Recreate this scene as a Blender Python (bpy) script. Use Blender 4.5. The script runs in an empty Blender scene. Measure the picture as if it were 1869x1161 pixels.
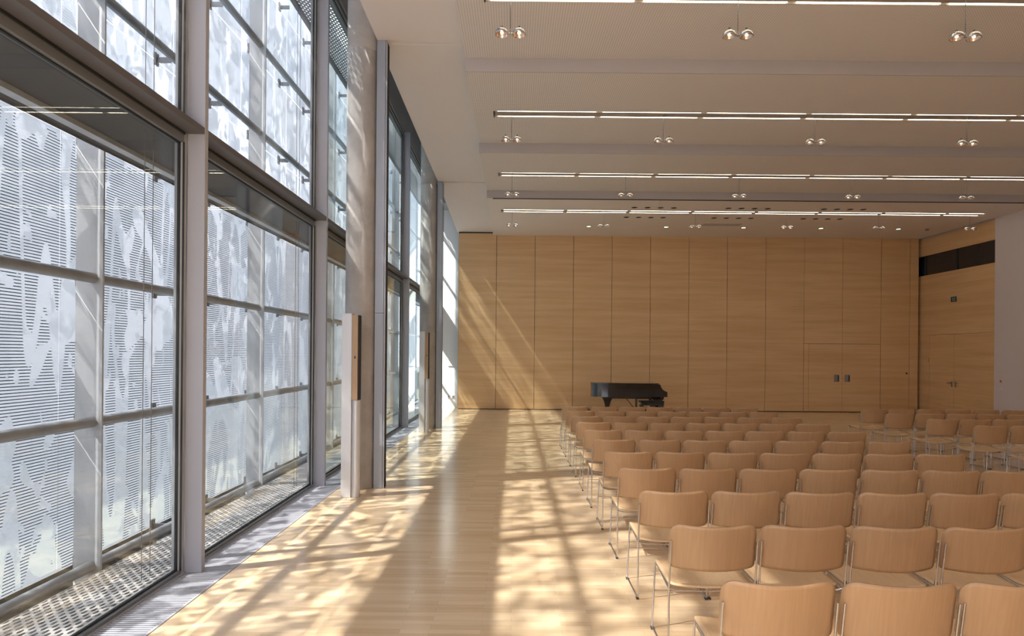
import bpy, math, random
from mathutils import Vector, Matrix
R = random.Random(7)
PI = math.pi
sc = bpy.context.scene
COL = sc.collection

# ------------------------------------------------------------------ camera, sky, sun, exposure
F = 1142.0                                   # focal length in pixels of the 1869 wide frame
CZ = 1.78
cam = bpy.data.objects.new('camera', bpy.data.cameras.new('camera'))
COL.objects.link(cam)
cam.data.sensor_width = 36.0
cam.data.lens = F / 1869 * 36
cam.data.shift_x = -2.5 / 1869
cam.data.shift_y = 64.5 / 1869
cam.data.clip_start = 0.05
cam.location = (0, 0, CZ)
cam.rotation_mode = 'QUATERNION'
ROLL = 0.0085
cam.rotation_quaternion = (Matrix.Rotation(PI/2, 3, 'X') @ Matrix.Rotation(ROLL, 3, 'Z')).to_quaternion()
sc.camera = cam

w = bpy.data.worlds.new('sky'); sc.world = w; w.use_nodes = True
bg = w.node_tree.nodes['Background']
bg.inputs[0].default_value = (0.88, 0.90, 1.0, 1)
bg.inputs[1].default_value = 2.9

sun = bpy.data.lights.new('sun', 'SUN'); sun.energy = 20.0; sun.color = (1.0, 0.94, 0.86); sun.angle = math.radians(0.9)
suno = bpy.data.objects.new('sun', sun); COL.objects.link(suno)
suno.location = (-20, -6, 30)
suno.rotation_mode = 'QUATERNION'
suno.rotation_quaternion = Vector((1.0, 0.36, -1.5)).to_track_quat('-Z', 'Y')

TUBE = 5.5
sc.view_settings.view_transform = 'Standard'
sc.view_settings.look = 'None'
sc.view_settings.gamma = 1.0
sc.view_settings.use_curve_mapping = False
sc.view_settings.exposure = 1.1
sc.cycles.transparent_max_bounces = 32
sc.cycles.max_bounces = 10
sc.cycles.diffuse_bounces = 6
sc.cycles.sample_clamp_indirect = 6.0

# ------------------------------------------------------------------ mesh helpers
class MB:
    def __init__(s):
        s.v = []; s.f = []; s.smooth = []
    def add(s, vs, fs, smooth=False):
        o = len(s.v); s.v += [tuple(p) for p in vs]
        for f in fs:
            s.f.append([i + o for i in f]); s.smooth.append(smooth)
        return s
    def box(s, x0, x1, y0, y1, z0, z1):
        vs = [(x, y, z) for z in (z0, z1) for y in (y0, y1) for x in (x0, x1)]
        return s.add(vs, [(0,2,3,1),(4,5,7,6),(0,1,5,4),(2,6,7,3),(0,4,6,2),(1,3,7,5)])
    def hexa(s, b, t):                        # bottom quad, top quad (ccw from above)
        return s.add(list(b) + list(t), [(3,2,1,0),(4,5,6,7),(0,1,5,4),(1,2,6,5),(2,3,7,6),(3,0,4,7)])
    def tube(s, pts, r, n=8, closed=False):
        pts = [Vector(p) for p in pts]; m = len(pts); rings = []
        up = None
        for i, p in enumerate(pts):
            a = pts[i-1] if (i > 0 or closed) else p
            b = pts[(i+1) % m] if (i < m-1 or closed) else p
            t = (b - a).normalized()
            if up is None:
                up = Vector((0,0,1)) if abs(t.z) < .9 else Vector((1,0,0))
            u = (up - t * up.dot(t)).normalized(); up = u; q = t.cross(u)
            rr = r[i] if isinstance(r, (list, tuple)) else r
            rings.append([p + rr*(u*math.cos(2*PI*k/n) + q*math.sin(2*PI*k/n)) for k in range(n)])
        vs = [v for ring in rings for v in ring]; fs = []
        for i in range(m if closed else m-1):
            j = (i+1) % m
            for k in range(n):
                fs.append((i*n+k, i*n+(k+1)%n, j*n+(k+1)%n, j*n+k))
        s.add(vs, fs, True)
        if not closed:
            s.add(rings[0], [tuple(range(n))[::-1]]); s.add(rings[-1], [tuple(range(n))])
        return s
    def lathe(s, prof, M=None, n=20, smooth=True, cap=True):   # prof: (r, z)
        vs = []; fs = []
        for (r, z) in prof:
            for k in range(n):
                p = Vector((r*math.cos(2*PI*k/n), r*math.sin(2*PI*k/n), z))
                vs.append(M @ p if M else p)
        for i in range(len(prof)-1):
            for k in range(n):
                fs.append((i*n+k, i*n+(k+1)%n, (i+1)*n+(k+1)%n, (i+1)*n+k))
        s.add(vs, fs, smooth)
        if cap and prof[0][0] > 1e-4: s.add(vs[:n], [tuple(range(n))[::-1]])
        if cap and prof[-1][0] > 1e-4: s.add(vs[-n:], [tuple(range(n))])
        return s
    def prism(s, poly, z0, z1):
        n = len(poly)
        vs = [(x, y, z0) for x, y in poly] + [(x, y, z1) for x, y in poly]
        fs = [tuple(range(n))[::-1], tuple(range(n, 2*n))]
        s.add(vs, fs)
        s.add(vs, [(i, (i+1)%n, n+(i+1)%n, n+i) for i in range(n)], False)
        return s
    def mesh(s, name, off=(0,0,0)):
        me = bpy.data.meshes.new(name)
        me.from_pydata([(x-off[0], y-off[1], z-off[2]) for x, y, z in s.v], [], s.f)
        me.polygons.foreach_set('use_smooth', s.smooth)
        me.update(); return me

def wloc(o):
    v = Vector((0,0,0))
    while o: v += o.location; o = o.parent
    return v
def part(name, mb, m, parent=None, bevel=0, label=None, local=False):
    off = (0,0,0) if (local or parent is None) else wloc(parent)
    o = bpy.data.objects.new(name, mb.mesh(name, off)); COL.objects.link(o)
    o.data.materials.append(m)
    if parent: o.parent = parent
    if bevel:
        b = o.modifiers.new('bevel', 'BEVEL'); b.width = bevel; b.segments = 2; b.limit_method = 'ANGLE'
    if label: o['label'] = label
    return o
def thing(name, label, cat, loc=(0,0,0), group=None):
    o = bpy.data.objects.new(name, None); COL.objects.link(o); o.location = loc
    o.empty_display_size = 0.1
    o['label'] = label; o['category'] = cat
    if group: o['group'] = group
    return o
def single(name, mb, m, label, cat, group=None, bevel=0):
    xs, ys, zs = zip(*mb.v)
    c = ((min(xs)+max(xs))/2, (min(ys)+max(ys))/2, min(zs))
    o = bpy.data.objects.new(name, mb.mesh(name, c)); COL.objects.link(o); o.location = c
    o.data.materials.append(m); o['label'] = label; o['category'] = cat
    if group: o['group'] = group
    if bevel:
        b = o.modifiers.new('bevel', 'BEVEL'); b.width = bevel; b.segments = 2; b.limit_method = 'ANGLE'
    return o
def struct(name, mb, m):
    if mb is None:
        o = bpy.data.objects.new(name, None); COL.objects.link(o)
    else:
        o = part(name, mb, m)
    o['kind'] = 'structure'; return o
def copy_tree(o, parent=None):
    c = o.copy(); COL.objects.link(c); c.parent = parent
    for ch in list(o.children): copy_tree(ch, c)
    return c
def rounded(pts, r, n=5):                     # round the inner corners of a polyline
    pts = [Vector(p) for p in pts]; out = [pts[0]]
    for i in range(1, len(pts)-1):
        a, b, c = pts[i-1], pts[i], pts[i+1]
        d1 = (a-b); d2 = (c-b); rr = min(r, d1.length*.45, d2.length*.45)
        p1 = b + d1.normalized()*rr; p2 = b + d2.normalized()*rr
        for k in range(n+1):
            t = k/n; out.append(p1*(1-t)**2 + b*2*t*(1-t) + p2*t*t)
    out.append(pts[-1]); return out

# ------------------------------------------------------------------ materials
def new_mat(name):
    m = bpy.data.materials.new(name); m.use_nodes = True
    nt = m.node_tree; nt.nodes.clear()
    return m, nt
def N(nt, typ, **kw):
    n = nt.nodes.new(typ)
    ins = kw.pop('ins', {})
    for k, v in kw.items(): setattr(n, k, v)
    for k, v in ins.items():
        if isinstance(v, bpy.types.NodeSocket): nt.links.new(v, n.inputs[k])
        else: n.inputs[k].default_value = v
    return n
def math_(nt, op, a, b=0.0, c=None):
    ins = {0: a, 1: b}
    if c is not None: ins[2] = c
    return N(nt, 'ShaderNodeMath', operation=op, ins=ins).outputs[0]
def mixc(nt, f, a, b, bt='MIX'):
    n = N(nt, 'ShaderNodeMix', data_type='RGBA', blend_type=bt)
    for k, v in ((0, f), (6, a), (7, b)):
        if isinstance(v, bpy.types.NodeSocket): nt.links.new(v, n.inputs[k])
        else: n.inputs[k].default_value = v
    return n.outputs[2]
def out(nt, sh):
    o = N(nt, 'ShaderNodeOutputMaterial'); nt.links.new(sh, o.inputs[0])
def ramp(nt, fac, stops):
    n = N(nt, 'ShaderNodeValToRGB', ins={0: fac}); cr = n.color_ramp
    while len(cr.elements) < len(stops): cr.elements.new(0.5)
    for e, (p, c) in zip(cr.elements, stops): e.position = p; e.color = c
    return n.outputs[0]
def plain(name, col, rough=.5, metal=0, noise=0.0, nscale=3.0, spec=.5, coat=0, stretch=(1,1,1)):
    m, nt = new_mat(name)
    p = N(nt, 'ShaderNodeBsdfPrincipled', ins={'Roughness': rough, 'Metallic': metal, 'Specular IOR Level': spec, 'Coat Weight': coat, 'Coat Roughness': .08})
    c = (*col, 1)
    if noise:
        g = N(nt, 'ShaderNodeNewGeometry')
        mp = N(nt, 'ShaderNodeMapping', ins={0: g.outputs['Position'], 3: stretch})
        nz = N(nt, 'ShaderNodeTexNoise', ins={'Vector': mp.outputs[0], 'Scale': nscale, 'Detail': 6.0, 'Roughness': .6})
        lo = tuple(x*(1-noise) for x in col) + (1,); hi = tuple(min(1, x*(1+noise)) for x in col) + (1,)
        cc = ramp(nt, nz.outputs[0], [(.3, lo), (.7, hi)])
        nt.links.new(cc, p.inputs['Base Color'])
    else:
        p.inputs['Base Color'].default_value = c
    out(nt, p.outputs[0]); return m

M = {}
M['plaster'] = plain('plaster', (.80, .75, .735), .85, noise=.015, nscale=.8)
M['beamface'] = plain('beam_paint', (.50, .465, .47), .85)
M['spine'] = plain('light_channel_spine', (.36, .31, .28), .8)
M['dimwhite'] = plain('dimmed_white_wall', (.70, .64, .66), .85)  # white wall, darkened in its colour for the dimmer right side
M['white'] = plain('white_wall_paint', (.82, .81, .82), .8)
M['greywall'] = plain('grey_wall_paint', (.42, .42, .43), .8, noise=.05)
M['dark'] = plain('dark_shadow_gap', (.03, .028, .027), .8)
M['alu'] = plain('mullion_aluminium', (.43, .44, .50), .5, .1, noise=.04, nscale=1.2, stretch=(1,1,.3))
M['alulight'] = plain('frame_light_grey', (.42, .43, .45), .45, .1)
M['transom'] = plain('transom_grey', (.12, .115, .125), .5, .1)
M['aludark'] = plain('frame_grey', (.20, .21, .225), .45, .3)
M['gasket'] = plain('gasket_black', (.02, .022, .024), .6)
M['outsteel'] = plain('galvanised_steel', (.50, .51, .53), .5, .45, noise=.1, nscale=6, stretch=(1,1,.3))
M['pipe'] = plain('pipe_steel', (.30, .31, .325), .42, .6, noise=.12, nscale=8)
M['clamp'] = plain('clamp_steel', (.22, .22, .23), .35, .7)
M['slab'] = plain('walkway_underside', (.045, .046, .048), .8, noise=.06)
M['pylon'] = plain('brushed_steel', (.70, .71, .75), .4, .3, noise=.03, nscale=2, stretch=(6,6,.4))
M['pylonwood'] = plain('pylon_side_panel', (.46, .31, .19), .35, .1)
M['post'] = plain('partition_post_paint', (.36, .38, .43), .45, .35)
M['chrome'] = plain('chrome', (.62, .62, .65), .16, 1.0)
M['glide'] = plain('glide_plastic', (.05, .05, .055), .5)
M['black'] = plain('piano_lacquer', (.008, .008, .010), .12, coat=1.0)
M['ivory'] = plain('ivory_keys', (.8, .78, .7), .3)
M['brass'] = plain('brass', (.75, .55, .22), .3, 1.0)
M['leather'] = plain('bench_leather', (.015, .015, .017), .45)
M['farwall'] = plain('far_wall_render', (.50, .50, .50), .9)
M['farwindow'] = plain('far_window', (.16, .18, .20), .3)
M['ground'] = plain('lawn_and_paving', (.09, .10, .075), .9, noise=.15, nscale=4)
M['switch'] = plain('switch_plastic', (.68, .66, .66), .4)
M['redbtn'] = plain('red_button', (.5, .08, .06), .4)
M['signdark'] = plain('sign_dark', (.015, .04, .05), .5)
M['signlight'] = plain('sign_light', (.35, .5, .55), .5)
M['darkglass'] = plain('dark_glass', (.02, .023, .028), .1)
M['pull'] = plain('door_pull_steel', (.30, .30, .31), .4, .6)
M['pit'] = plain('walkway_pit', (.02, .019, .018), .9)

def concrete():
    m, nt = new_mat('column_concrete')
    g = N(nt, 'ShaderNodeNewGeometry')
    n1 = N(nt, 'ShaderNodeTexNoise', ins={'Vector': g.outputs['Position'], 'Scale': 2.2, 'Detail': 8.0, 'Roughness': .65})
    n2 = N(nt, 'ShaderNodeTexNoise', ins={'Vector': g.outputs['Position'], 'Scale': 30.0, 'Detail': 3.0})
    v = N(nt, 'ShaderNodeTexVoronoi', ins={'Vector': g.outputs['Position'], 'Scale': 16.0})
    c = ramp(nt, n1.outputs[0], [(.3, (.34, .315, .30, 1)), (.7, (.50, .475, .455, 1))])
    pit = ramp(nt, v.outputs['Distance'], [(.05, (.55, .55, .55, 1)), (.10, (1, 1, 1, 1))])
    c = mixc(nt, .5, c, pit, 'MULTIPLY')
    b = N(nt, 'ShaderNodeBump', ins={'Strength': .15, 'Distance': .01, 'Height': n2.outputs[0]})
    p = N(nt, 'ShaderNodeBsdfPrincipled', ins={'Base Color': c, 'Roughness': .7, 'Normal': b.outputs[0]})
    out(nt, p.outputs[0]); return m
M['concrete'] = concrete()

def parquet():
    m, nt = new_mat('maple_strip_parquet')
    g = N(nt, 'ShaderNodeNewGeometry')
    br = N(nt, 'ShaderNodeTexBrick', offset=.37, offset_frequency=2, squash=1.0,
           ins={'Vector': g.outputs['Position'], 'Color1': (.1, .1, .1, 1), 'Color2': (.9, .9, .9, 1), 'Mortar': (.5, .5, .5, 1),
                'Scale': 1.0, 'Mortar Size': .0, 'Bias': 0.0, 'Brick Width': .52, 'Row Height': .066})
    br2 = N(nt, 'ShaderNodeTexBrick', offset=.37, offset_frequency=2,
           ins={'Vector': g.outputs['Position'], 'Color1': (1, 1, 1, 1), 'Color2': (1, 1, 1, 1), 'Mortar': (0, 0, 0, 1),
                'Scale': 1.0, 'Mortar Size': .0012, 'Mortar Smooth': .2, 'Brick Width': .52, 'Row Height': .066})
    mp = N(nt, 'ShaderNodeMapping', ins={0: g.outputs['Position'], 3: (2.2, 34, 1)})
    nz = N(nt, 'ShaderNodeTexNoise', ins={'Vector': mp.outputs[0], 'Scale': 1.0, 'Detail': 5.0, 'Roughness': .6})
    c = ramp(nt, br.outputs[0], [(.0, (.68, .50, .315, 1)), (.5, (.76, .585, .385, 1)), (1.0, (.82, .65, .45, 1))])
    gr = ramp(nt, nz.outputs[0], [(.3, (.86, .84, .82, 1)), (.7, (1, 1, 1, 1))])
    c = mixc(nt, .8, c, gr, 'MULTIPLY')
    c = mixc(nt, math_(nt, 'MULTIPLY', math_(nt, 'SUBTRACT', 1.0, br2.outputs[0]), .35), c, (.25, .14, .07, 1))
    ro = math_(nt, 'MULTIPLY_ADD', nz.outputs[0], .06, .13)
    p = N(nt, 'ShaderNodeBsdfPrincipled', ins={'Base Color': c, 'Roughness': ro, 'Specular IOR Level': .5})
    out(nt, p.outputs[0]); return m
M['parquet'] = parquet()

def wallwood(name, seed, axis):
    m, nt = new_mat(name)
    g = N(nt, 'ShaderNodeNewGeometry'); oi = N(nt, 'ShaderNodeObjectInfo')
    mp = N(nt, 'ShaderNodeMapping', ins={0: g.outputs['Position'], 1: (seed, 0, 0), 3: (.35, .35, 7.0)})
    nz = N(nt, 'ShaderNodeTexNoise', ins={'Vector': mp.outputs[0], 'Scale': 1.0, 'Detail': 3.0, 'Roughness': .5})
    mp2 = N(nt, 'ShaderNodeMapping', ins={0: g.outputs['Position'], 1: (seed, 3, 0), 3: (1.5, 1.5, 60.0)})
    nz2 = N(nt, 'ShaderNodeTexNoise', ins={'Vector': mp2.outputs[0], 'Scale': 1.0, 'Detail': 4.0})
    c = ramp(nt, nz.outputs[0], [(.34, (.71, .455, .23, 1)), (.64, (.80, .545, .30, 1))])
    gr = ramp(nt, nz2.outputs[0], [(.3, (.90, .89, .88, 1)), (.7, (1, 1, 1, 1))])
    c = mixc(nt, 1.0, c, gr, 'MULTIPLY')
    t = math_(nt, 'MULTIPLY_ADD', oi.outputs['Random'], .07, .0)
    c = mixc(nt, t, c, (.45, .22, .09, 1))
    p = N(nt, 'ShaderNodeBsdfPrincipled', ins={'Base Color': c, 'Roughness': .42, 'Specular IOR Level': .4})
    out(nt, p.outputs[0]); return m
M['wallwood'] = wallwood('maple_wall_veneer', 0, 0)

def chairwood(name, a, b):
    m, nt = new_mat(name)
    tc = N(nt, 'ShaderNodeTexCoord'); oi = N(nt, 'ShaderNodeObjectInfo')
    off = N(nt, 'ShaderNodeVectorMath', operation='SCALE', ins={0: oi.outputs['Location'], 'Scale': 3.7})
    add = N(nt, 'ShaderNodeVectorMath', operation='ADD', ins={0: tc.outputs['Object'], 1: off.outputs[0]})
    mp = N(nt, 'ShaderNodeMapping', ins={0: add.outputs[0], 3: (9, 2.2, 1.1)})
    nz = N(nt, 'ShaderNodeTexNoise', ins={'Vector': mp.outputs[0], 'Scale': 1.0, 'Detail': 2.0, 'Distortion': .8})
    mp2 = N(nt, 'ShaderNodeMapping', ins={0: add.outputs[0], 3: (90, 10, 3)})
    nz2 = N(nt, 'ShaderNodeTexNoise', ins={'Vector': mp2.outputs[0], 'Scale': 1.0, 'Detail': 4.0})
    wv = math_(nt, 'FRACT', math_(nt, 'MULTIPLY', nz.outputs[0], 7.0))
    wv = math_(nt, 'ABSOLUTE', math_(nt, 'SUBTRACT', wv, .5))
    c = mixc(nt, math_(nt, 'MULTIPLY', wv, .55), (*a, 1), (*b, 1))
    gr = ramp(nt, nz2.outputs[0], [(.3, (.90, .89, .88, 1)), (.7, (1, 1, 1, 1))])
    c = mixc(nt, 1.0, c, gr, 'MULTIPLY')
    t = math_(nt, 'MULTIPLY', oi.outputs['Random'], .35)
    c = mixc(nt, t, c, (b[0]*.95, b[1]*.88, b[2]*.8, 1))
    p = N(nt, 'ShaderNodeBsdfPrincipled', ins={'Base Color': c, 'Roughness': .36, 'Specular IOR Level': .45})
    out(nt, p.outputs[0]); return m
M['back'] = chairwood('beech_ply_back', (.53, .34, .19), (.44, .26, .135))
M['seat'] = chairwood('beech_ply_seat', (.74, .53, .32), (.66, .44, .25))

def perf_ceiling():
    m, nt = new_mat('perforated_plasterboard')
    g = N(nt, 'ShaderNodeNewGeometry')
    sp = N(nt, 'ShaderNodeSeparateXYZ', ins={0: g.outputs['Position']})
    P = .030
    fx = math_(nt, 'SUBTRACT', math_(nt, 'FRACT', math_(nt, 'DIVIDE', sp.outputs[0], P)), .5)
    fy = math_(nt, 'SUBTRACT', math_(nt, 'FRACT', math_(nt, 'DIVIDE', sp.outputs[1], P)), .5)
    d = math_(nt, 'SQRT', math_(nt, 'ADD', math_(nt, 'MULTIPLY', fx, fx), math_(nt, 'MULTIPLY', fy, fy)))
    hole = math_(nt, 'LESS_THAN', d, .20)
    c = mixc(nt, hole, (.77, .72, .705, 1), (.36, .33, .31, 1))
    p = N(nt, 'ShaderNodeBsdfPrincipled', ins={'Base Color': c, 'Roughness': .85})
    out(nt, p.outputs[0]); return m
M['perf'] = perf_ceiling()

def glass(name, tint, refl=.05):
    m, nt = new_mat(name)
    lw = N(nt, 'ShaderNodeLayerWeight', ins={0: .5})
    fac = math_(nt, 'MULTIPLY_ADD', math_(nt, 'POWER', lw.outputs['Facing'], 5.0), .85, refl)
    t = N(nt, 'ShaderNodeBsdfTransparent', ins={0: (*tint, 1)})
    gl = N(nt, 'ShaderNodeBsdfGlossy', ins={0: (.9, .95, .95, 1), 'Roughness': .015})
    mx = N(nt, 'ShaderNodeMixShader', ins={0: fac, 1: t.outputs[0], 2: gl.outputs[0]})
    out(nt, mx.outputs[0]); return m
M['glass'] = glass('window_glass', (.965, .975, .975))
M['clear'] = glass('clear_screen_glass', (.975, .98, .99), .03)
M['glassgreen'] = glass('window_glass_green', (.88, .93, .92), .06)

def frit():
    m, nt = new_mat('fritted_facade_glass')
    g = N(nt, 'ShaderNodeNewGeometry')
    sp = N(nt, 'ShaderNodeSeparateXYZ', ins={0: g.outputs['Position']})
    Y, Z = sp.outputs[1], sp.outputs[2]
    # printed plant silhouettes
    mp = N(nt, 'ShaderNodeMapping', ins={0: g.outputs['Position'], 3: (0, 1.5, .75)})
    n1 = N(nt, 'ShaderNodeTexNoise', ins={'Vector': mp.outputs[0], 'Scale': 1.0, 'Detail': 2.0, 'Roughness': .45, 'Distortion': .9})
    mpb = N(nt, 'ShaderNodeMapping', ins={0: g.outputs['Position'], 1: (0, 9.3, 2.0), 3: (0, 4.6, 2.6)})
    n2 = N(nt, 'ShaderNodeTexNoise', ins={'Vector': mpb.outputs[0], 'Scale': 1.0, 'Detail': 1.0, 'Distortion': 1.4})
    mpc = N(nt, 'ShaderNodeMapping', ins={0: g.outputs['Position'], 1: (0, 4.1, 0), 2: (math.radians(9), 0, 0), 3: (0, 2.1, .22)})
    n3 = N(nt, 'ShaderNodeTexNoise', ins={'Vector': mpc.outputs[0], 'Scale': 1.0, 'Detail': 1.0, 'Distortion': .3})
    stem = math_(nt, 'LESS_THAN', math_(nt, 'ABSOLUTE', math_(nt, 'SUBTRACT', n3.outputs[0], .5)), .022)
    sil = math_(nt, 'MAXIMUM', math_(nt, 'GREATER_THAN', n1.outputs[0], .565), stem)
    sil = math_(nt, 'MAXIMUM', sil, math_(nt, 'GREATER_THAN', n2.outputs[0], .64))
    # printed lines
    ln = math_(nt, 'LESS_THAN', math_(nt, 'FRACT', math_(nt, 'DIVIDE', Z, .0235)), .30)
    ln = math_(nt, 'MULTIPLY', ln, math_(nt, 'SUBTRACT', 1.0, sil))
    low = math_(nt, 'LESS_THAN', Z, 3.5)
    lcol = mixc(nt, low, (.20, .23, .26, 1), (.03, .037, .04, 1))
    lfac = math_(nt, 'MULTIPLY', ln, math_(nt, 'MULTIPLY_ADD', low, .65, .32))
    d = N(nt, 'ShaderNodeBsdfDiffuse', ins={0: (.42, .44, .48, 1)})
    tl = N(nt, 'ShaderNodeBsdfTranslucent', ins={0: mixc(nt, sil, (.128, .150, .186, 1), (.106, .124, .153, 1))})
    sat = N(nt, 'ShaderNodeMixShader', ins={0: .55, 1: d.outputs[0], 2: tl.outputs[0]})
    tr = N(nt, 'ShaderNodeBsdfTransparent', ins={0: (1, 1, 1, 1)})
    n4 = N(nt, 'ShaderNodeTexNoise', ins={'Vector': g.outputs['Position'], 'Scale': 4.5, 'Detail': 3.0, 'Distortion': .6})
    vr = N(nt, 'ShaderNodeMapRange', ins={0: n4.outputs[0], 1: .42, 2: .50, 3: .24, 4: 1.0})  # clumps in the transparency added to break the sun into floor dapples
    tf = math_(nt, 'MULTIPLY', math_(nt, 'MULTIPLY_ADD', sil, .11, .12), math_(nt, 'MULTIPLY', vr.outputs[0], math_(nt, 'MULTIPLY_ADD', math_(nt, 'LESS_THAN', Z, 3.5), .3, .8)))
    body = N(nt, 'ShaderNodeMixShader', ins={0: tf, 1: sat.outputs[0], 2: tr.outputs[0]})
    ld = N(nt, 'ShaderNodeBsdfDiffuse', ins={0: lcol})
    fin = N(nt, 'ShaderNodeMixShader', ins={0: lfac, 1: body.outputs[0], 2: ld.outputs[0]})
    out(nt, fin.outputs[0]); return m
M['frit'] = frit()

def grating():
    m, nt = new_mat('perforated_walkway_metal')
    g = N(nt, 'ShaderNodeNewGeometry')
    sp = N(nt, 'ShaderNodeSeparateXYZ', ins={0: g.outputs['Position']})
    row = math_(nt, 'FLOOR', math_(nt, 'DIVIDE', sp.outputs[0], .040))
    sh = math_(nt, 'MULTIPLY', math_(nt, 'MODULO', math_(nt, 'ABSOLUTE', row), 2.0), .5)
    fx = math_(nt, 'SUBTRACT', math_(nt, 'FRACT', math_(nt, 'DIVIDE', sp.outputs[0], .040)), .5)
    fy = math_(nt, 'SUBTRACT', math_(nt, 'FRACT', math_(nt, 'ADD', math_(nt, 'DIVIDE', sp.outputs[1], .085), sh)), .5)
    d = math_(nt, 'ADD', math_(nt, 'MULTIPLY', fx, fx), math_(nt, 'MULTIPLY', fy, fy))
    hole = math_(nt, 'LESS_THAN', d, .115)
    p = N(nt, 'ShaderNodeBsdfPrincipled', ins={'Base Color': (.40, .38, .36, 1), 'Metallic': .4, 'Roughness': .5})
    tr = N(nt, 'ShaderNodeBsdfTransparent')
    mx = N(nt, 'ShaderNodeMixShader', ins={0: hole, 1: p.outputs[0], 2: tr.outputs[0]})
    out(nt, mx.outputs[0]); return m
M['grating'] = grating()

def emis(name, col, st):
    m, nt = new_mat(name)
    e = N(nt, 'ShaderNodeEmission', ins={0: (*col, 1), 1: st}); out(nt, e.outputs[0]); return m
M['tube'] = emis('fluorescent_tube_light', (1.0, .88, .66), TUBE)
M['bulb'] = emis('halogen_bulb', (1.0, .62, .34), 5.0)
M['downl'] = emis('downlight_glow', (.70, 1.0, .68), 1.3)
M['reflector'] = plain('lamp_reflector', (.75, .60, .50), .25, .9)

# ------------------------------------------------------------------ key positions
GL = [1.74 + 3.26*k for k in range(-2, 6)]    # mullion grid lines (Y)
YB = 19.85                                    # face of the wooden back wall
XR = 12.91                                    # right wall
XG = -2.66                                    # window glass
ORD = ['first','second','third','fourth','fifth','sixth','seventh','eighth','ninth','tenth','eleventh','twelfth']

# ------------------------------------------------------------------ setting: floor, walls, ceiling
struct('floor', MB().box(-2.27, XR+.2, -5, 20.4, -.12, 0), M['parquet'])
struct('wall_right', MB().box(XR, XR+.25, -5, 16.8, 0, 7.8), M['dimwhite'])
struct('wall_rear', MB().box(-.7, XR+.25, -5.2, -5, 0, 7.9).box(-2.9, -.7, -5.2, -5, 5.4, 7.9), M['white'])
rg = struct('window_10', None, None)  # rear glazing added behind the camera to bring in more daylight
mb = MB()
for x in (-2.75, -1.75, -.75): mb.box(x-.04, x+.04, -5.15, -5.03, 0, 5.4)
part('window_frame', mb, M['alu'], rg)

# wooden right wall with transom window and double door
wr = struct('wall_right_wood', None, None)
wr.name = 'wall_side'
mb = MB()
mb.box(XR+.005, XR+.2, 16.8, YB+.5, 4.95, 5.48)
mb.box(XR+.005, XR+.2, 16.8, YB+.5, 2.46, 4.33)
mb.box(XR+.005, XR+.2, 16.8, 17.27, 0, 2.455)
mb.box(XR+.005, XR+.2, 19.42, YB+.5, 0, 2.455)
part('wood_cladding', mb, M['wallwood'], wr)
part('light_leak_block', MB().box(XR+.21, XR+.3, 16.7, 20.5, 0, 7.8).box(XR+.0, XR+.3, 20.36, 20.5, 0, 7.8), M['dark'], wr)  # unseen wall added to stop sky light leaking round door and window
part('cornice', MB().box(XR+.03, XR+.2, 16.8, YB+.5, 5.485, 5.6), M['beamface'], wr)
wn = struct('window_9', None, None)
part('pane', MB().box(XR+.05, XR+.07, 16.8, YB+.1, 4.33, 4.95), M['darkglass'], wn)
mb = MB()
for y in (16.82, 18.3, 19.7): mb.box(XR+.02, XR+.06, y-.015, y+.015, 4.33, 4.95)
part('window_frame', mb, M['gasket'], wn)
d2 = struct('door_2', None, None)
for i, (a, b) in enumerate(((17.275, 18.34), (18.35, 19.415))):
    lf = part('door_leaf', MB().box(XR+.008, XR+.06, a, b, .01, 2.45), M['wallwood'], d2)
    yh = b-.07 if i == 0 else a+.07; s = -1 if i == 0 else 1
    h = MB().tube(rounded([(XR+.01, yh, 1.02), (XR-.05, yh, 1.02), (XR-.05, yh+s*.14, 1.02)], .02), .010, 8)
    h.box(XR-.002, XR+.012, yh-.02, yh+.02, .9, 1.06)
    part('door_handle', h, M['pull'], lf)
sg = thing('exit_sign', 'small dark running figure exit sign above the side double door', 'sign', (XR, 18.35, 3.4))
part('sign_plate', MB().box(XR-.025, XR+.004, 18.25, 18.45, 3.40, 3.55), M['signdark'], sg)
mb = MB()
mb.lathe([(0, -.002), (.013, -.002), (.013, .002), (0, .002)], Matrix.Translation((XR-.027, 18.36, 3.52)) @ Matrix.Rotation(PI/2, 4, 'Y'), 10)
mb.tube([(XR-.027, 18.36, 3.505), (XR-.027, 18.34, 3.46)], .009, 6)
mb.tube([(XR-.027, 18.34, 3.46), (XR-.027, 18.37, 3.44), (XR-.027, 18.36, 3.415)], .006, 6)
mb.tube([(XR-.027, 18.34, 3.46), (XR-.027, 18.31, 3.43), (XR-.027, 18.29, 3.43)], .006, 6)
mb.tube([(XR-.027, 18.39, 3.48), (XR-.027, 18.355, 3.495), (XR-.027, 18.32, 3.485)], .005, 6)
mb.box(XR-.029, XR-.025, 18.27, 18.285, 3.42, 3.53)
part('pictogram', mb, M['signlight'], sg)
single('key_switch', MB().box(XR-.02, XR+.004, 19.43, 19.50, 1.62, 1.76), M['brass'], 'small brass key switch on the wood wall beside the side double door', 'switch', bevel=.004)
for k, (z, lb) in enumerate(((1.28, 'topmost white wall switch on the white wall beside the wood cladding'), (1.10, 'middle wall switch with a red button on the white wall beside the wood cladding'), (.92, 'lowest white wall switch on the white wall beside the wood cladding'))):
    t = thing('wall_switch', lb, 'switch', (XR, 16.55, z), 'switches on the white wall')
    part('cover_plate', MB().box(XR-.012, XR+.001, 16.50, 16.60, z, z+.1), M['switch'], t, bevel=.003)
    part('button', MB().box(XR-.018, XR-.011, 16.52, 16.58, z+.025, z+.075), M['redbtn'] if k == 1 else M['switch'], t, bevel=.003)

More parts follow.
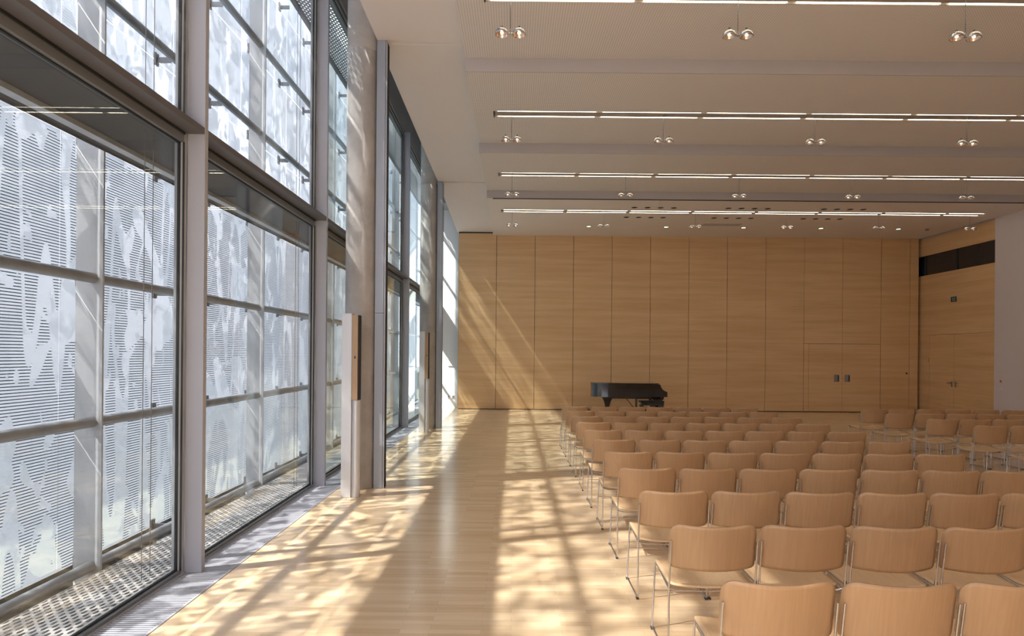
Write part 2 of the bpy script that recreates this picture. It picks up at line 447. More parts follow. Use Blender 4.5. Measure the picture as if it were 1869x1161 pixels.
# wooden back wall in panels
sx = [-1.757] + [-.557 + 1.2208*k for k in range(0, 11)] + [12.56, 12.84]
wb = struct('wall_back', None, None)
ZT = 5.58; ZD = 2.17; gp = .006
DX = (9.37, 11.65)
for i in range(len(sx)-1):
    a, b = sx[i]+gp, sx[i+1]-gp
    mb = MB()
    if i in (9, 10):
        mb.box(a, b, YB, YB+.1, ZD+.004, ZT)
        if i == 9: mb.box(a, DX[0]-gp, YB, YB+.1, .02, ZD-.004)
    else:
        mb.box(a, b, YB, YB+.1, ZD+.0015, ZT); mb.box(a, b, YB, YB+.1, .02, ZD-.0015)
    part('wall_panel', mb, M['wallwood'], wb)
part('shadow_gap', MB().box(-1.75, 12.9, YB+.1, YB+.14, 0, 5.75), M['dark'], wb)
part('head_gap', MB().box(-1.757, 12.9, YB+.02, YB+.1, ZT+.004, ZT+.06), M['dark'], wb)
part('back_closure', MB().box(-1.75, XR+.3, 20.28, 20.5, 0, 7.9), M['greywall'], wb)  # unseen closing wall added behind the panels to block light
part('panel_edge', MB().box(-1.775, -1.759, YB-.004, YB+.14, .01, ZT+.1), M['white'], wb)
d1 = struct('door_1', None, None)
mid = 10.43
for (a, b, hx) in ((DX[0]+.004, mid-.004, mid-.17), (mid+.004, DX[1]-.01, mid+.17)):
    lf = part('door_leaf', MB().box(a, b, YB, YB+.06, .02, ZD-.006), M['wallwood'], d1)
    pl = MB().box(hx-.085, hx+.085, YB-.004, YB+.002, .96, 1.19)
    p = part('pull_plate', pl, M['pull'], lf, bevel=.002)
    part('recess_lip', MB().box(hx+.04, hx+.07, YB-.008, YB-.0035, .98, 1.17), M['gasket'], p)
single('keyhole_cover', MB().lathe([(0, -.01), (.03, -.01), (.03, .0), (0, .0)], Matrix.Translation((12.48, YB, 1.25)) @ Matrix.Rotation(PI/2, 4, 'X'), 12), M['gasket'],
       'small round dark lock cover on the wood back wall beside its double door', 'lock')

# white end wall beside the window, sunlit
we = struct('wall_end', MB().box(-2.75, -1.70, 20.25, 20.4, 0, 6.4), M['white'])
single('wall_hatch', MB().box(-2.12, -1.80, 20.236, 20.251, 1.35, 1.85), M['white'], 'flush white access hatch in the sunlit white end wall', 'hatch', bevel=.004)
for k, (x, lb) in enumerate(((-2.08, 'wall socket low on the sunlit white end wall, window side of the pair'), (-1.95, 'wall socket low on the sunlit white end wall, next to the wood panels'))):
    t = thing('wall_socket', lb, 'socket', (x, 20.25, .32), 'sockets on the end wall')
    part('cover_plate', MB().box(x-.045, x+.045, 20.238, 20.251, .32, .41), M['switch'], t, bevel=.003)
    part('socket_well', MB().lathe([(.028, 0), (.028, .004), (.02, .004), (0, .0045)], Matrix.Translation((x, 20.24, .365)) @ Matrix.Rotation(PI/2, 4, 'X'), 14), M['pull'], t)

# threshold grille along the window
fg = struct('trim_1', None, None)
mb = MB()
y = 2.6
while y < 20.2:
    mb.box(XG+.05, -2.285, y, y+.019, -.03, .004); y += .030
part('grille_slat_strip', mb, M['alu'], fg)
part('grille_tray', MB().box(XG-.02, -2.27, -5, 20.25, -.14, -.05), M['dark'], fg)
part('grille_edge', MB().box(-2.285, -2.268, -5, 20.25, -.05, .005).box(XG+.03, XG+.055, -5, 20.25, -.05, .012), M['alu'], fg)

# ceiling ------------------------------------------------------------------
ce = struct('ceiling', None, None)
H0, H1 = CZ+3.75, CZ+3.93
XL = -.672
beams = [-4.85, -1.55, 1.75, 5.05, 8.35, 11.72, 15.12]
def zc(y, i): return H0 + (H1-H0)*(y-beams[i])/(beams[i+1]-beams[i])
SL0, SL1 = -.34, 12.33
lightY = {}
def slab(mb, x0, x1, y0, y1, z0, z1, th=.04):
    b = [(x0,y0,z0),(x1,y0,z0),(x1,y1,z1),(x0,y1,z1)]
    mb.hexa(b, [(x,y,z+th) for x,y,z in b])
for i in range(len(beams)-1):
    ya, yb = beams[i], beams[i+1]; ym = (ya+yb)/2 + .0
    s0, s1 = ym-.135, ym+.135; lightY[i] = ym
    mb = MB()
    slab(mb, XL, XR, ya, s0, zc(ya,i), zc(s0,i)); slab(mb, XL, XR, s1, yb-.02, zc(s1,i), zc(yb-.02,i))
    slab(mb, XL, SL0, s0, s1, zc(s0,i), zc(s1,i)); slab(mb, SL1+.3 if i<5 else SL1, XR, s0, s1, zc(s0,i), zc(s1,i))
    part('perforated_panel', mb, M['perf'], ce)
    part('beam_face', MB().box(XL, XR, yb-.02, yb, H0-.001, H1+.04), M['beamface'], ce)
mb = MB()
yl = 16.47
for (a, b, c, d) in ((XL, XR, 15.12, yl-.135), (XL, XR, yl+.135, YB+.05), (XL, SL0, yl-.135, yl+.135), (SL1, XR, yl-.135, yl+.135)):
    mb.box(a, b, c, d, H0, H0+.04)
part('smooth_panel', mb, M['plaster'], ce)
part('void_slab_light_stop', MB().box(-2.9, XR+.3, -5.2, 20.5, 7.7, 7.9).box(-.66, -.5, -5, 20.3, 5.79, 7.8), M['greywall'], ce)  # upright wall under the slab added to keep light out of the plenum
mb = MB()
for (ya, yb, za, zb) in ((-5, 8.16, 4.07, 4.07), (8.27, 14.68, 4.07, 4.02), (14.79, YB+.1, 4.02, 3.84)):
    slab(mb, -1.81, -.6, ya, yb, CZ+za, CZ+zb, .35)
part('plaster_bulkhead', mb, M['plaster'], ce)
mb = MB()
for y, z in ((8.215, 4.07), (14.735, 4.02)):
    mb.box(-1.80, -.62, y-.03, y+.03, CZ+z+.012, CZ+z+.05)
part('track_strip', mb, M['plaster'], ce)
mb = MB()
for y, z in ((8.215, 4.07), (14.735, 4.02)):
    mb.box(-1.80, -.62, y-.055, y+.055, CZ+z+.06, CZ+z+.1)
mb.box(-.53, XR, 15.125, 15.17, H0-.012, H0+.002)
part('partition_track', mb, M['dark'], ce)
# lintel and slab edge over the windows
struct('wall_left', MB().box(-2.75, -2.6, -5, 20.4, 6.98, 7.75).box(-2.75, -1.7, 19.3, 20.35, 6.4, 7.75), M['greywall'])

# ------------------------------------------------------------------ windows
for n in range(len(GL)):
    ya = GL[n]; yb = GL[n+1] if n+1 < len(GL) else 20.22
    wd = struct('window_%d' % (n+1), None, None)
    gm = M['glass'] if n < 4 else M['glassgreen']
    z_t = 3.53
    part('mullion', MB().box(-2.617, -2.478, ya, ya+.055, 0, 6.98), M['alu'], wd, bevel=.003)
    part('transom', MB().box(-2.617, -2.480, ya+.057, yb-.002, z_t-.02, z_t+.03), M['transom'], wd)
    fa, fb = ya-.0, yb
    lo = MB()
    lo.box(XG-.035, XG+.04, fa+.075, fb-.045, -.02, .035).box(XG-.035, XG+.04, fa+.075, fb-.045, 3.43, 3.60).box(XG-.035, XG+.04, fa+.075, fb-.045, 6.90, 6.97)
    part('horizontal_frame', lo, M['aludark'], wd)
    lo = MB().box(XG-.035, XG+.04, fa+.03, fa+.075, .0, 6.97).box(XG-.035, XG+.04, fb-.045, fb-.0, .0, 6.97)
    part('vertical_frame', lo, M['alulight'], wd)
    gk = MB()
    for (p, q) in ((.035, 3.43), (3.60, 6.9)):
        gk.box(XG-.008, XG+.012, fa+.075, fa+.087, p, q).box(XG-.008, XG+.012, fb-.057, fb-.045, p, q).box(XG+.03, XG+.045, fb-.049, fb-.045, p, q)
        gk.box(XG-.008, XG+.012, fa+.087, fb-.057, p, p+.012).box(XG-.008, XG+.012, fa+.087, fb-.057, q-.012, q)
    gk.box(XG+.04, XG+.05, fa+.075, fb-.045, 3.49, 3.505)
    part('gasket', gk, M['gasket'], wd)
    for (p, q) in ((.047, 3.418), (3.612, 6.888)):
        part('pane', MB().box(XG-.006, XG+.006, fa+.087, fb-.057, p, q), gm, wd)

# blind guide cables just outside the glass
for n in range(2, 7):
    ye = GL[n+1]-.13 if n+1 < len(GL) else 20.1
    mb = MB()
    for dy in (-.06, -.17): mb.tube([(-2.78, ye+dy, .05), (-2.78, ye+dy, 6.95)], .003, 5)
    single('guide_cable_pair', mb, M['clamp'], 'pair of thin vertical blind cables outside the %s window from the camera' % ORD[n-2], 'cable', 'blind guide cables')

# ------------------------------------------------------------------ outer screen: walkways, posts, pipes, glass panels
PX = -3.43                                     # post / pipe axis
ZJ = [.03 + 1.165*k for k in range(8)]         # joint heights
wk = thing('floor_walkway', 'perforated metal maintenance walkway at floor level between the two facades', 'walkway', (-3.05, 9, 0))
part('perforated_deck', MB().box(-3.30, -2.70, -1, 22, -.012, -.004), M['grating'], wk)
part('edge_channel', MB().box(-3.315, -3.30, -1, 22, -.1, -.004).box(-2.72, -2.70, -1, 22, -.1, -.004), M['aludark'], wk)
part('walkway_tray', MB().box(-3.30, -2.70, -1, 22, -.32, -.30), M['pit'], wk)
wk = thing('upper_walkway', 'dark solid maintenance walkway seen from below at transom height', 'walkway', (-3.05, 9, 3.42))
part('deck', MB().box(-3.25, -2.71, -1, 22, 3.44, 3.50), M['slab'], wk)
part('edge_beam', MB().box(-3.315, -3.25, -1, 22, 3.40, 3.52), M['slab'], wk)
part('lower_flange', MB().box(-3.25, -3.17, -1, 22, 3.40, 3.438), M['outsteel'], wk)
part('drip_edge', MB().box(-3.322, -3.316, -1, 22, 3.385, 3.53), M['clamp'], wk)
wk = thing('top_walkway', 'perforated metal walkway at the top of the facade', 'walkway', (-3.05, 9, 6.98))
part('perforated_deck', MB().box(-3.29, -2.76, -1, 22, 7.0, 7.01), M['grating'], wk)
part('edge_beam', MB().box(-3.32, -3.29, -1, 22, 6.93, 7.05).box(-2.78, -2.76, -1, 22, 6.95, 7.03), M['clamp'], wk)

win_word = {1: 'behind the camera', 2: 'at the left edge of the picture'}
posts = []
for n in range(2, len(GL)):
    y = GL[n]+.06
    mb = MB().box(-3.545, -3.325, y, y+.02, -.3, 8.4)
    posts.append(single('facade_post', mb, M['outsteel'], 'flat galvanised steel post of the outer glass screen, %s one from the camera' % ORD[n-2], 'post', 'steel posts of the outer glass screen'))
for n in range(2, len(GL)):
    ya = GL[n]+.06+.02; yb = (GL[n+1]+.06-.005) if n+1 < len(GL) else 23.6
    for k, z in enumerate(ZJ[:6]):
        if k == 3: continue
        nm = {0: 'at walkway level', 1: 'at knee to hip height', 2: 'at head height', 4: 'lowest above the transom', 5: 'upper one above the transom'}[k]
        single('facade_pipe', MB().tube([(-3.40, ya+.003, z), (-3.40, yb-.003, z)], .043, 14), M['pipe'],
               'round steel pipe %s, in the %s bay of the outer screen' % (nm, ORD[n-2]), 'pipe', 'horizontal pipes of the outer screen')
# clamps with arms
proto = None
for n in range(2, len(GL)):
    for q in range(3):
        y = GL[n] + .55 + 1.087*q - .38
        if y > 19.6: continue
        for k, z in enumerate(ZJ[:7]):
            if proto is None:
                t = thing('glass_clamp', '', 'clamp', (-3.6, y, z), 'clamps of the outer glass screen')
                a = MB().box(-3.585, -3.446, y-.006, y+.006, z-.035, z+.02)
                part('bracket_arm', a, M['clamp'], t)
                c = MB().box(-3.606, -3.585, y-.03, y-.008, z-.06, z+.06).box(-3.606, -3.585, y+.008, y+.03, z-.06, z+.06).box(-3.600, -3.588, y-.01, y+.01, z-.02, z+.02)
                part('clamp_plate', c, M['clamp'], t); proto = t
            else:
                t = copy_tree(proto); t.location = (-3.6, y, z)
            t['label'] = 'glass screen clamp, %s in the %s window bay, at the %s joint height' % (ORD[q], ORD[n-2], ORD[k])
# glass panels, 1.63 m wide, one between each pair of joints
cols = [(4.97 + 1.63*k) for k in range(-4, 9)] + [20.3, 21.93]  # columns behind camera added against sun leaks; gap left to sunlight the end wall
for c, y0 in enumerate(cols):
    cw = ('%s column from the camera' % ORD[c-3]) if c > 2 else '%s column behind the camera' % ORD[2-c]
    y1 = y0 + 1.63
    for k in range(7):  # top row added to stop sun passing over the screen
        z0, z1 = ZJ[k] + .004, ZJ[k+1] - .004
        if k == 0: z0 = .012
        lv = ['lowest', 'second lowest', 'third lowest', 'middle', 'third highest', 'second highest', 'highest'][k]
        gp_ = single('fritted_glass_panel', MB().box(-3.628, -3.612, y0+.002, y1-.002, z0, z1), M['frit'],
               'printed glass panel of the outer screen, %s, %s' % (lv, cw), 'glass panel', 'printed glass panels of the outer screen')
        gp_.data.materials.append(M['clear'])
        for pi_, pg in enumerate(gp_.data.polygons): pg.material_index = 0 if pi_ == 5 else 1
gnd = struct('ground', MB().box(-120, -3.66, -60, 100, -.6, -.5), M['ground'])
mb = MB().box(-4.1, -2.66, -5, 24, -.62, -.42)
part('walkway_foundation', mb, M['pit'], gnd)
part('added_dark_plate', MB().box(-3.69, -3.64, -5, 24, -.62, -.005), M['pit'], gnd)  # dark plate added to hide the sunlit ground below the panels

nb = thing('added_backdrop_building', 'added pale grey building outside, dimming the sky behind the printed glass', 'building', (-16, 15, -.5))  # added so less bright sky shows through the printed shapes
part('wall', MB().box(-22, -14, -25, 70, -.5, 11), M['farwall'], nb)
part('roof', MB().box(-22.2, -13.8, -25.2, 70.2, 11, 11.3), M['greywall'], nb)
for k in range(14):
    for z in (.8, 4.2, 7.6):
        part('window', MB().box(-14.03, -13.99, -10+5*k, -7.6+5*k, z, z+1.9), M['farwindow'], nb)

# ------------------------------------------------------------------ columns, partition posts, pylons
for i, y in enumerate((8.28, 14.80)):
    lb = ('nearer round concrete column rising past the ceiling edge', 'farther round concrete column by the far windows')[i]
    mb = MB().lathe([(.200, 0.003), (.203, .02), (.203, 5.72), (.198, 5.725), (.198, 5.735), (.203, 5.74), (.203, 7.69)], Matrix.Translation((-2.02, y, 0)), 48)
    single('concrete_column', mb, M['concrete'], lb, 'column', 'concrete columns')
    z = CZ + (4.07, 4.02)[i]
    t = thing('partition_post', ('tall blue-grey metal post against the large nearer concrete column', 'tall blue-grey metal post against the smaller distant concrete column')[i], 'post', (-1.745, y, 0), 'partition wall posts')
    part('post_body', MB().box(-1.812, -1.70, y-.115, y+.06, .003, 2.29).box(-1.812, -1.70, y-.115, y+.06, 2.296, z), M['post'], t)
    part('seal_strip', MB().box(-1.70, -1.682, y-.10, y+.05, .003, z-.005), M['dark'], t)
    part('edge_profile', MB().box(-1.694, -1.676, y-.118, y-.10, .003, z-.005), M['post'], t)
for i, y in enumerate((7.63, 13.95)):
    t = thing('control_pylon', ('nearer waist-wide steel pylon in front of the concrete column', 'farther steel pylon in front of the far column')[i], 'pylon', (-2.03, y, 0), 'steel pylons by the columns')
    part('face_plate', MB().box(-2.093, -1.973, y, y+.16, .003, 2.25), M['pylon'], t, bevel=.002)
    mb = MB()
    prof = []
    for k in range(13):
        a = -PI/2 + PI*k/12; prof.append((-1.925 + .0 + .047*math.cos(a)*1.0, y+.075 + .06*math.sin(a)))
    prof = [(-1.971, y+.015)] + prof + [(-1.971, y+.135)]
    n0 = len(mb.f); mb.prism(prof, .003, 1.19)
    for k in range(n0+2, len(mb.smooth)): mb.smooth[k] = True
    part('rounded_steel_side', mb, M['pylon'], t)
    part('upper_side_panel', MB().box(-1.972, -1.900, y+.004, y+.13, 1.192, 2.235), M['pylonwood'], t, bevel=.002)
    part('recess_strip', MB().box(-1.900, -1.884, y+.03, y+.12, 1.192, 2.23), M['gasket'], t)
    part('push_button', MB().box(-1.94, -1.925, y-.002, y+.006, 1.70, 1.73), M['gasket'], t)

# ------------------------------------------------------------------ ceiling lights
def strip_light(idx, yc, z, label, x1):
    t = thing('ceiling_light_strip', label, 'ceiling light', (SL0, yc, z), 'twin tube light strips')
    ch = MB()
    ch.box(SL0, x1, yc-.135, yc-.128, z-.0, z+.09).box(SL0, x1, yc+.128, yc+.135, z-.0, z+.09)
    ch.box(SL0, x1, yc-.135, yc+.135, z+.09, z+.10)
    part('channel', ch, M['spine'], t)
    part('centre_spine', MB().box(SL0+.02, x1-.02, yc-.088, yc+.088, z+.002, z+.088), M['spine'], t)
    part('end_cap', MB().box(SL0-.012, SL0+.004, yc-.13, yc+.13, z-.012, z+.09), M['dark'], t)
    x = SL0+.06
    while x < x1-.3:
        xe = min(x+1.56, x1-.06)
        for s in (-1, 1):
            part('fluorescent_tube', MB().tube([(x, yc+s*.105, z+.010), (xe, yc+s*.105, z+.010)], .0105, 10), M['tube'], t)
        x += 1.665
    return t
rowY = [lightY[i] for i in (3, 4, 5)] + [16.47]
rowZ = [zc(lightY[i], i) for i in (3, 4, 5)] + [H0]
names = ('twin tube light strip cut by the top edge, fourth from the wood wall', 'long twin tube light strip, third from the wood wall', 'long twin tube light strip, second from the wood wall', 'shorter twin tube light strip, closing before the wood wall')
for i in range(4):
    strip_light(i, rowY[i], rowZ[i], names[i], SL1 if i == 3 else SL1+.3)
for i in (1, 2):                                # the same strips go on behind the camera
    strip_light(9, lightY[i], zc(lightY[i], i), 'twin tube light strip %s' % ('just overhead' if i == 2 else 'behind the camera position'), SL1+.3)

def pendant_proto(drop, tilt, yaw):
    t = thing('pendant_lamp', '', 'pendant lamp', (0, 0, 0), 'paired reflector pendants')
    part('suspension_rod', MB().tube([(0,0,.03), (0,0,drop)], .0045, 6), M['clamp'], t, local=True)
    part('crossbar', MB().tube([(-.045,0,0), (.045,0,0)], .009, 8).tube([(0,0,-.015), (0,0,.045)], .010, 8), M['chrome'], t, local=True)
    for s in (-1, 1):
        m = Matrix.Translation((s*.092, 0, 0)) @ Matrix.Rotation(yaw, 4, 'Z') @ Matrix.Rotation(tilt, 4, 'X')
        h = MB().lathe([(.0, .052), (.022, .050), (.045, .040), (.064, .022), (.073, .002), (.073, -.018), (.068, -.020), (.066, -.014)], m, 24, cap=False)
        hd = part('lamp_head', h, M['chrome'], t, local=True)
        part('reflector', MB().lathe([(.066, -.014), (.060, .004), (.045, .020), (.022, .032), (.0, .034)], m, 20, cap=False), M['reflector'], hd, local=True)
        part('bulb', MB().lathe([(0, -.012), (.014, -.008), (.017, .004), (.012, .016)], m, 10), M['bulb'], hd, local=True)
        part('rear_knob', MB().lathe([(.006, .05), (.006, .068), (.014, .069), (.014, .074), (0, .075)], m, 10), M['clamp'], hd, local=True)
    return t
protos = {}
cnt = {0: 3, 1: 4, 2: 5, 3: 6}
zp = [CZ+3.43, CZ+3.43, CZ+3.41, CZ+3.37]
rown = ('nearest row', 'second row from the camera', 'third row from the camera', 'farthest row before the wood wall')
for i in range(4):
    for k in range(cnt[i]):
        drop = rowZ[i]-zp[i]+.08
        key = (i, k % 3)
        if key not in protos:
            protos[key] = t = pendant_proto(drop, math.radians((-3, 4, 0)[k % 3]), math.radians((0, -12, -28)[k % 3]))
        else: t = copy_tree(protos[key])
        sp_ = 2.435 if i < 3 else 2.41
        t.location = (-.06 + sp_*k, rowY[i]-.0, zp[i])
        t['label'] = 'chrome twin reflector pendant, %s from the windows, in the %s row from the wood wall' % (ORD[k], ORD[3-i])
for k in range(5):
    x = 2.18 + 2.27*k; y = 18.35
    t = thing('downlight', 'small greenish recessed downlight before the wood wall, %s from the windows' % ORD[k], 'downlight', (x, y, H0), 'recessed downlights')
    part('trim_ring', MB().lathe([(.075, -.012), (.088, -.012), (.09, .001)], Matrix.Translation((x, y, H0)), 20), M['chrome'], t)
    part('glowing_lens', MB().lathe([(0, -.014), (.050, -.014), (.074, -.010), (.074, -.002)], Matrix.Translation((x, y, H0)), 20), M['downl'], t)
single('smoke_detector', MB().lathe([(0, -.05), (.04, -.045), (.05, -.02), (.055, 0.001)], Matrix.Translation((12.1, 18.35, H0)), 18), M['pull'],
       'small round smoke detector on the ceiling in the corner by the dark transom', 'smoke detector')
pr = None
for g_, gx in enumerate((3.06, 5.46, 7.90)):
    for r_, yy in enumerate((15.98, 17.12)):
        for q in range(4):
            x = gx + .335*q
            if pr is None:
                t = thing('air_outlet', '', 'air outlet', (x, yy, H0), 'round ceiling air outlets')
                part('outlet_ring', MB().lathe([(.066, .001), (.068, -.004), (.078, -.004), (.080, .001)], Matrix.Translation((x, yy, H0)), 18, cap=False), M['pull'], t)
                part('outlet_core', MB().lathe([(0, -.003), (.067, -.003), (.067, .001)], Matrix.Translation((x, yy, H0)), 18), M['dark'], t); pr = t
            else:
                t = copy_tree(pr); t.location = (x, yy, H0)
            t['label'] = 'dark air outlet, %s of four, %s group from the windows, %s the short light strip' % (ORD[q], ORD[g_], ('before', 'behind')[r_])
single('ceiling_hatch', MB().box(5.4, 6.5, 17.85, 18.15, H0-.006, H0+.002), M['beamface'], 'flat rectangular hatch in the far ceiling between two pendants', 'hatch')

# ------------------------------------------------------------------ chairs
def shell_mesh(nx, nz, fn, th):
    """grid fn(u,v)->Vector on front, offset along normal for thickness"""
    P = [[fn(i/nx, j/nz) for i in range(nx+1)] for j in range(nz+1)]
    def nrm(i, j):
        a = P[j][min(i+1, nx)] - P[j][max(i-1, 0)]; b = P[min(j+1, nz)][i] - P[max(j-1, 0)][i]
        return a.cross(b).normalized()
    A = [P[j][i] + nrm(i, j)*th/2 for j in range(nz+1) for i in range(nx+1)]
    B = [P[j][i] - nrm(i, j)*th/2 for j in range(nz+1) for i in range(nx+1)]
    mb = MB(); n = nx+1; o = len(A)
    fs = []
    for j in range(nz):
        for i in range(nx):
            a = j*n+i; fs += [(a, a+1, a+1+n, a+n), (o+a, o+a+n, o+a+1+n, o+a+1)]
    ring = [i for i in range(n)] + [j*n+nx for j in range(1, nz+1)] + [nz*n+i for i in range(nx-1, -1, -1)] + [j*n for j in range(nz-1, 0, -1)]
    for a, b in zip(ring, ring[1:]+ring[:1]): fs.append((b, a, o+a, o+b))
    mb.add(A+B, fs, True); return mb
def rect_round(u, v, w, h, r):
    """map the unit square to a rounded rectangle w x h"""
    x = (u-.5)*w; z = (v-.5)*h
    ax, az = w/2-abs(x), h/2-abs(z)
    if ax < r and az < r:
        cx, cz = r-ax, r-az                     # inside the corner square
        m = max(cx, cz); L = math.hypot(cx, cz)
        if L > 0:
            k = m/L; cx *= k; cz *= k
        x = math.copysign(w/2-r+cx, x); z = math.copysign(h/2-r+cz, z)
    return x, z
BW, BH = .500, .262
def back_fn(u, v):
    x, z = rect_round(u, v, BW, BH, .062 if v > .5 else .022)
    zz = .676 + z
    t = (2*x/BW)
    y = -.074*(1-t*t) + .020 - .16*(zz-.55)*1.0
    zz -= .008*(1-t*t)
    return Vector((x, y, zz))
def seat_fn(u, v):
    x, y = rect_round(u, v, .475, .455, .06)
    t = 2*x/.475; yy = y + .245
    z = .438 - .016*(1-t*t) + .012*(y/.2275) - .030*max(0, (y-.15)/.08)**2*.6
    z += .010*max(0, (-y-.14)/.09)**2
    return Vector((x, yy, z))
def make_chair():
    t = thing('stacking_chair', '', 'chair', (0,0,0))
    part('seat', shell_mesh(18, 16, seat_fn, .011), M['seat'], t, local=True)
    part('backrest', shell_mesh(22, 14, back_fn, .012), M['back'], t, local=True)
    for s in (-1, 1):
        X = s*.250
        pts = rounded([(s*.249, -.045, .712), (X, -.012, .50), (X, 0, .30), (X, 0, .011), (X, .43, .011), (s*.228, .445, .432), (s*.245, .02, .412)], .03, 5)
        f = part('side_frame', MB().tube(pts, .0058, 8), M['chrome'], t, local=True)
        part('foot_glide', MB().box(X-.009, X+.009, .0, .035, .001, .012).box(X-.009, X+.009, .40, .435, .001, .012), M['glide'], f, local=True)
    part('front_stretcher', MB().tube([(-.245, .438, .24), (.245, .438, .24)], .0042, 8), M['chrome'], t, local=True)
    part('seat_rail', MB().tube(rounded([(-.250, .0, .425), (-.20, .015, .405), (0, .03, .392), (.20, .015, .405), (.250, .0, .425)], .05), .0050, 8), M['chrome'], t, local=True)
    part('front_rail', MB().tube([(-.236, .40, .418), (0, .40, .395), (.236, .40, .418)], .0045, 8), M['chrome'], t, local=True)
    part('row_link', MB().box(.249, .259, -.012, .004, .44, .47), M['glide'], t, local=True)
    return t
chair0 = make_chair(); used = False
def place_chair(x, y, label, group):
    global used
    t = chair0 if not used else copy_tree(chair0); used = True
    t.location = (x, y, 0.0)
    t['label'] = label; t['group'] = group
for j in range(11):
    Y = 2.76 + .895*j; s = F/Y
    for k in range(7):
        x0 = .913 + .527*k + 0.0
        if 937 + x0*s > 1869 + 60: continue
        place_chair(x0+.254, Y + R.uniform(-.012, .012),
                    'light beech chair, %s from the window aisle, in the %s row from the piano' % (ORD[k], ORD[10-j]), 'beech chairs of the main seating block')
rb = {10: (6.49, 6), 9: (6.42, 5), 8: (6.54, 4), 7: (6.63, 2), 6: (6.76, 2)}
nm = {10: 'front', 9: 'second', 8: 'third', 7: 'fourth', 6: 'fifth'}
for j, (x0, cn) in rb.items():
    for k in range(cn):
        place_chair(x0 + .254 + .527*k, 2.76 + .895*j + R.uniform(-.012, .012),
                    'beech chair by the white wall, %s in from the cross aisle, %s row' % (ORD[k], nm[j]), 'beech chairs of the block by the white wall')

# ------------------------------------------------------------------ grand piano and bench
pn = thing('grand_piano', 'closed black grand piano standing before the wood back wall', 'piano', (3.3, 18.2, 0))
def pl(x, y, a=math.radians(-5)):
    return (3.3 + x*math.cos(a) - y*math.sin(a), 18.2 + x*math.sin(a) + y*math.cos(a))
base = [(-.85, -.70), (.72, -.72), (.98, -.72), (.98, .72), (.60, .74), (.25, .66), (-.05, .40), (-.35, .12), (-.70, .02), (-.95, -.10), (-1.07, -.35), (-1.03, -.58)]
def smooth_poly(p, keep, n=5):
    o = []; m = len(p)
    for i in range(m):
        a, b, c = Vector(p[i-1]), Vector(p[i]), Vector(p[(i+1)%m])
        if i in keep: o.append(tuple(b)); continue
        p1 = (a+b)/2 if (i-1)%m not in keep else b+(a-b)*.35; p2 = (b+c)/2 if (i+1)%m not in keep else b+(c-b)*.35
        for k in range(n+1):
            t = k/n; o.append(tuple(p1*(1-t)**2 + b*2*t*(1-t) + p2*t*t))
    return o
ol = smooth_poly(base, (2, 3))
body = [pl(x, y) for x, y in ol]
rim = part('case', MB().prism([pl(max(-2, x if x < .95 else .80), y) for x, y in ol], .575, .945), M['black'], pn)
part('lid', MB().prism([pl(x*1.012, y*1.02) for x, y in [(min(x, .80) if x > .9 else x, y) for x, y in ol]], .950, .975), M['black'], pn, bevel=.006)
def arm(y0, y1):                                # cheek with the S-curved front
    pr = [(.76, .60), (1.06, .60), (1.06, .74), (1.00, .755), (.93, .80), (.88, .88), (.86, .945), (.76, .945)]
    m = MB(); n = len(pr)
    vs = [(*pl(x, y0), z) for x, z in pr] + [(*pl(x, y1), z) for x, z in pr]
    m.add(vs, [tuple(range(n)), tuple(range(n, 2*n))[::-1]] + [(i, n+i, n+(i+1)%n, (i+1)%n) for i in range(n)]); return m
part('cheek', arm(-.72, -.67), M['black'], pn); part('cheek', arm(.67, .72), M['black'], pn)
def rbox(x0, x1, y0, y1, z0, z1, m=None):
    m = m or MB(); q = [pl(x0, y0), pl(x1, y0), pl(x1, y1), pl(x0, y1)]
    return m.hexa([(*p, z0) for p in q], [(*p, z1) for p in q])
kb = part('keybed', rbox(.78, 1.05, -.68, .68, .60, .66), M['black'], pn)
part('keys', rbox(.86, 1.02, -.62, .62, .661, .685), M['ivory'], kb)
part('bottom_board', rbox(-.55, .80, -.62, .25, .53, .598), M['black'], pn)
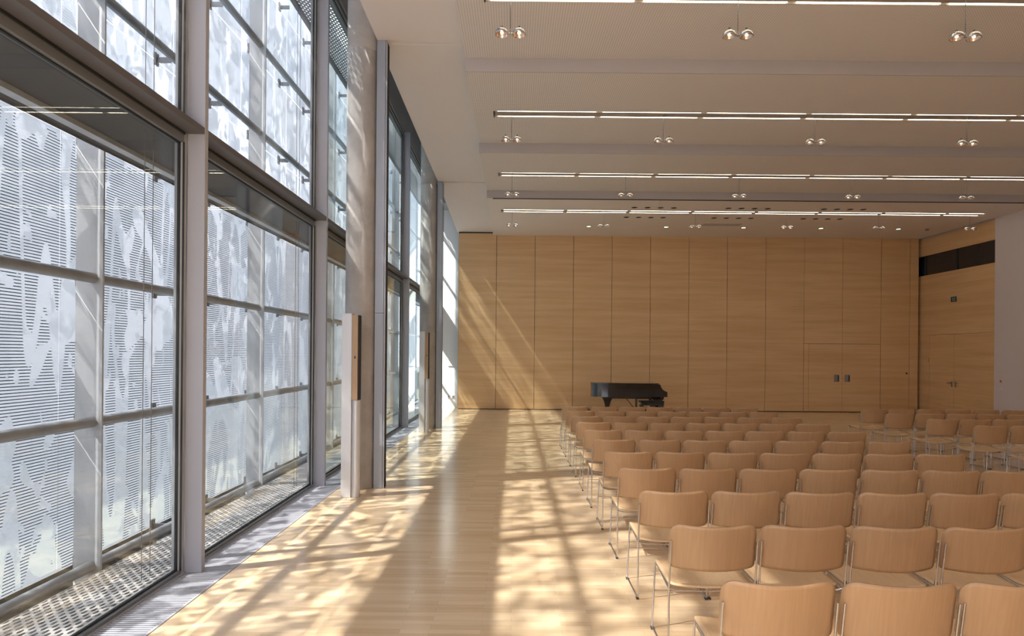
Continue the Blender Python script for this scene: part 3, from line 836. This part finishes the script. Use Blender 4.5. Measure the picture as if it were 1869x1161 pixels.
for (x, y) in ((-.58, -.40), (.80, -.56), (.80, .56)):
    m = MB(); sc_ = [(.17, .60), (.16, .55), (.115, .49), (.085, .40), (.062, .30), (.052, .12), (.06, .10)]
    for (r0, z0), (r1, z1) in zip(sc_, sc_[1:]):
        a = [pl(x-r1, y-r1), pl(x+r1, y-r1), pl(x+r1, y+r1), pl(x-r1, y+r1)]
        b = [pl(x-r0, y-r0), pl(x+r0, y-r0), pl(x+r0, y+r0), pl(x-r0, y+r0)]
        m.hexa([(*p, z1) for p in a], [(*p, z0) for p in b])
    lg = part('leg', m, M['black'], pn)
    px, py = pl(x, y)
    c = MB().box(px-.03, px+.03, py-.03, py+.03, .06, .10)
    c.tube([(px-.02, py-.012, .035), (px-.02, py+.012, .035)], .035, 14)
    part('caster', c, M['brass'], lg)
ly = MB()
for yy in (-.12, .12): 
    q = pl(.28, yy); ly.tube([(*q, .14), (*q, .55)], .018, 8)
rbox(.20, .36, -.20, .20, .08, .14, ly); rbox(.22, .34, -.16, .16, .50, .55, ly)
q0 = pl(.30, 0); q1 = pl(-.05, 0); ly.tube([(*q0, .12), (*q1, .55)], .010, 6)
lyo = part('pedal_lyre', ly, M['black'], pn)
pd = MB()
for yy in (-.08, 0, .08): rbox(.36, .46, yy-.02, yy+.02, .085, .10, pd)
part('pedals', pd, M['brass'], lyo)

bn = thing('piano_bench', 'black piano bench standing on the camera side of the piano', 'bench', (3.72, 17.1, 0))
bx, by = 3.78, 17.1
part('cushion', MB().box(bx-.32, bx+.32, by-.17, by+.17, .475, .52), M['leather'], bn, bevel=.015)
part('bench_frame', MB().box(bx-.31, bx+.31, by-.16, by+.16, .40, .473).box(bx-.28, bx+.28, by-.012, by+.012, .24, .28), M['black'], bn, bevel=.004)
for s in (-1, 1):
    for u in (-1, 1):
        part('leg', MB().box(bx+s*.27-.028, bx+s*.27+.028, by+u*.125-.028, by+u*.125+.028, .003, .40), M['black'], bn, bevel=.004)
    part('knob', MB().lathe([(0, 0), (.03, 0), (.03, .03), (0, .03)], Matrix.Translation((bx+s*.31, by, .437)) @ Matrix.Rotation(s*PI/2, 4, 'Y'), 12), M['brass'], bn)
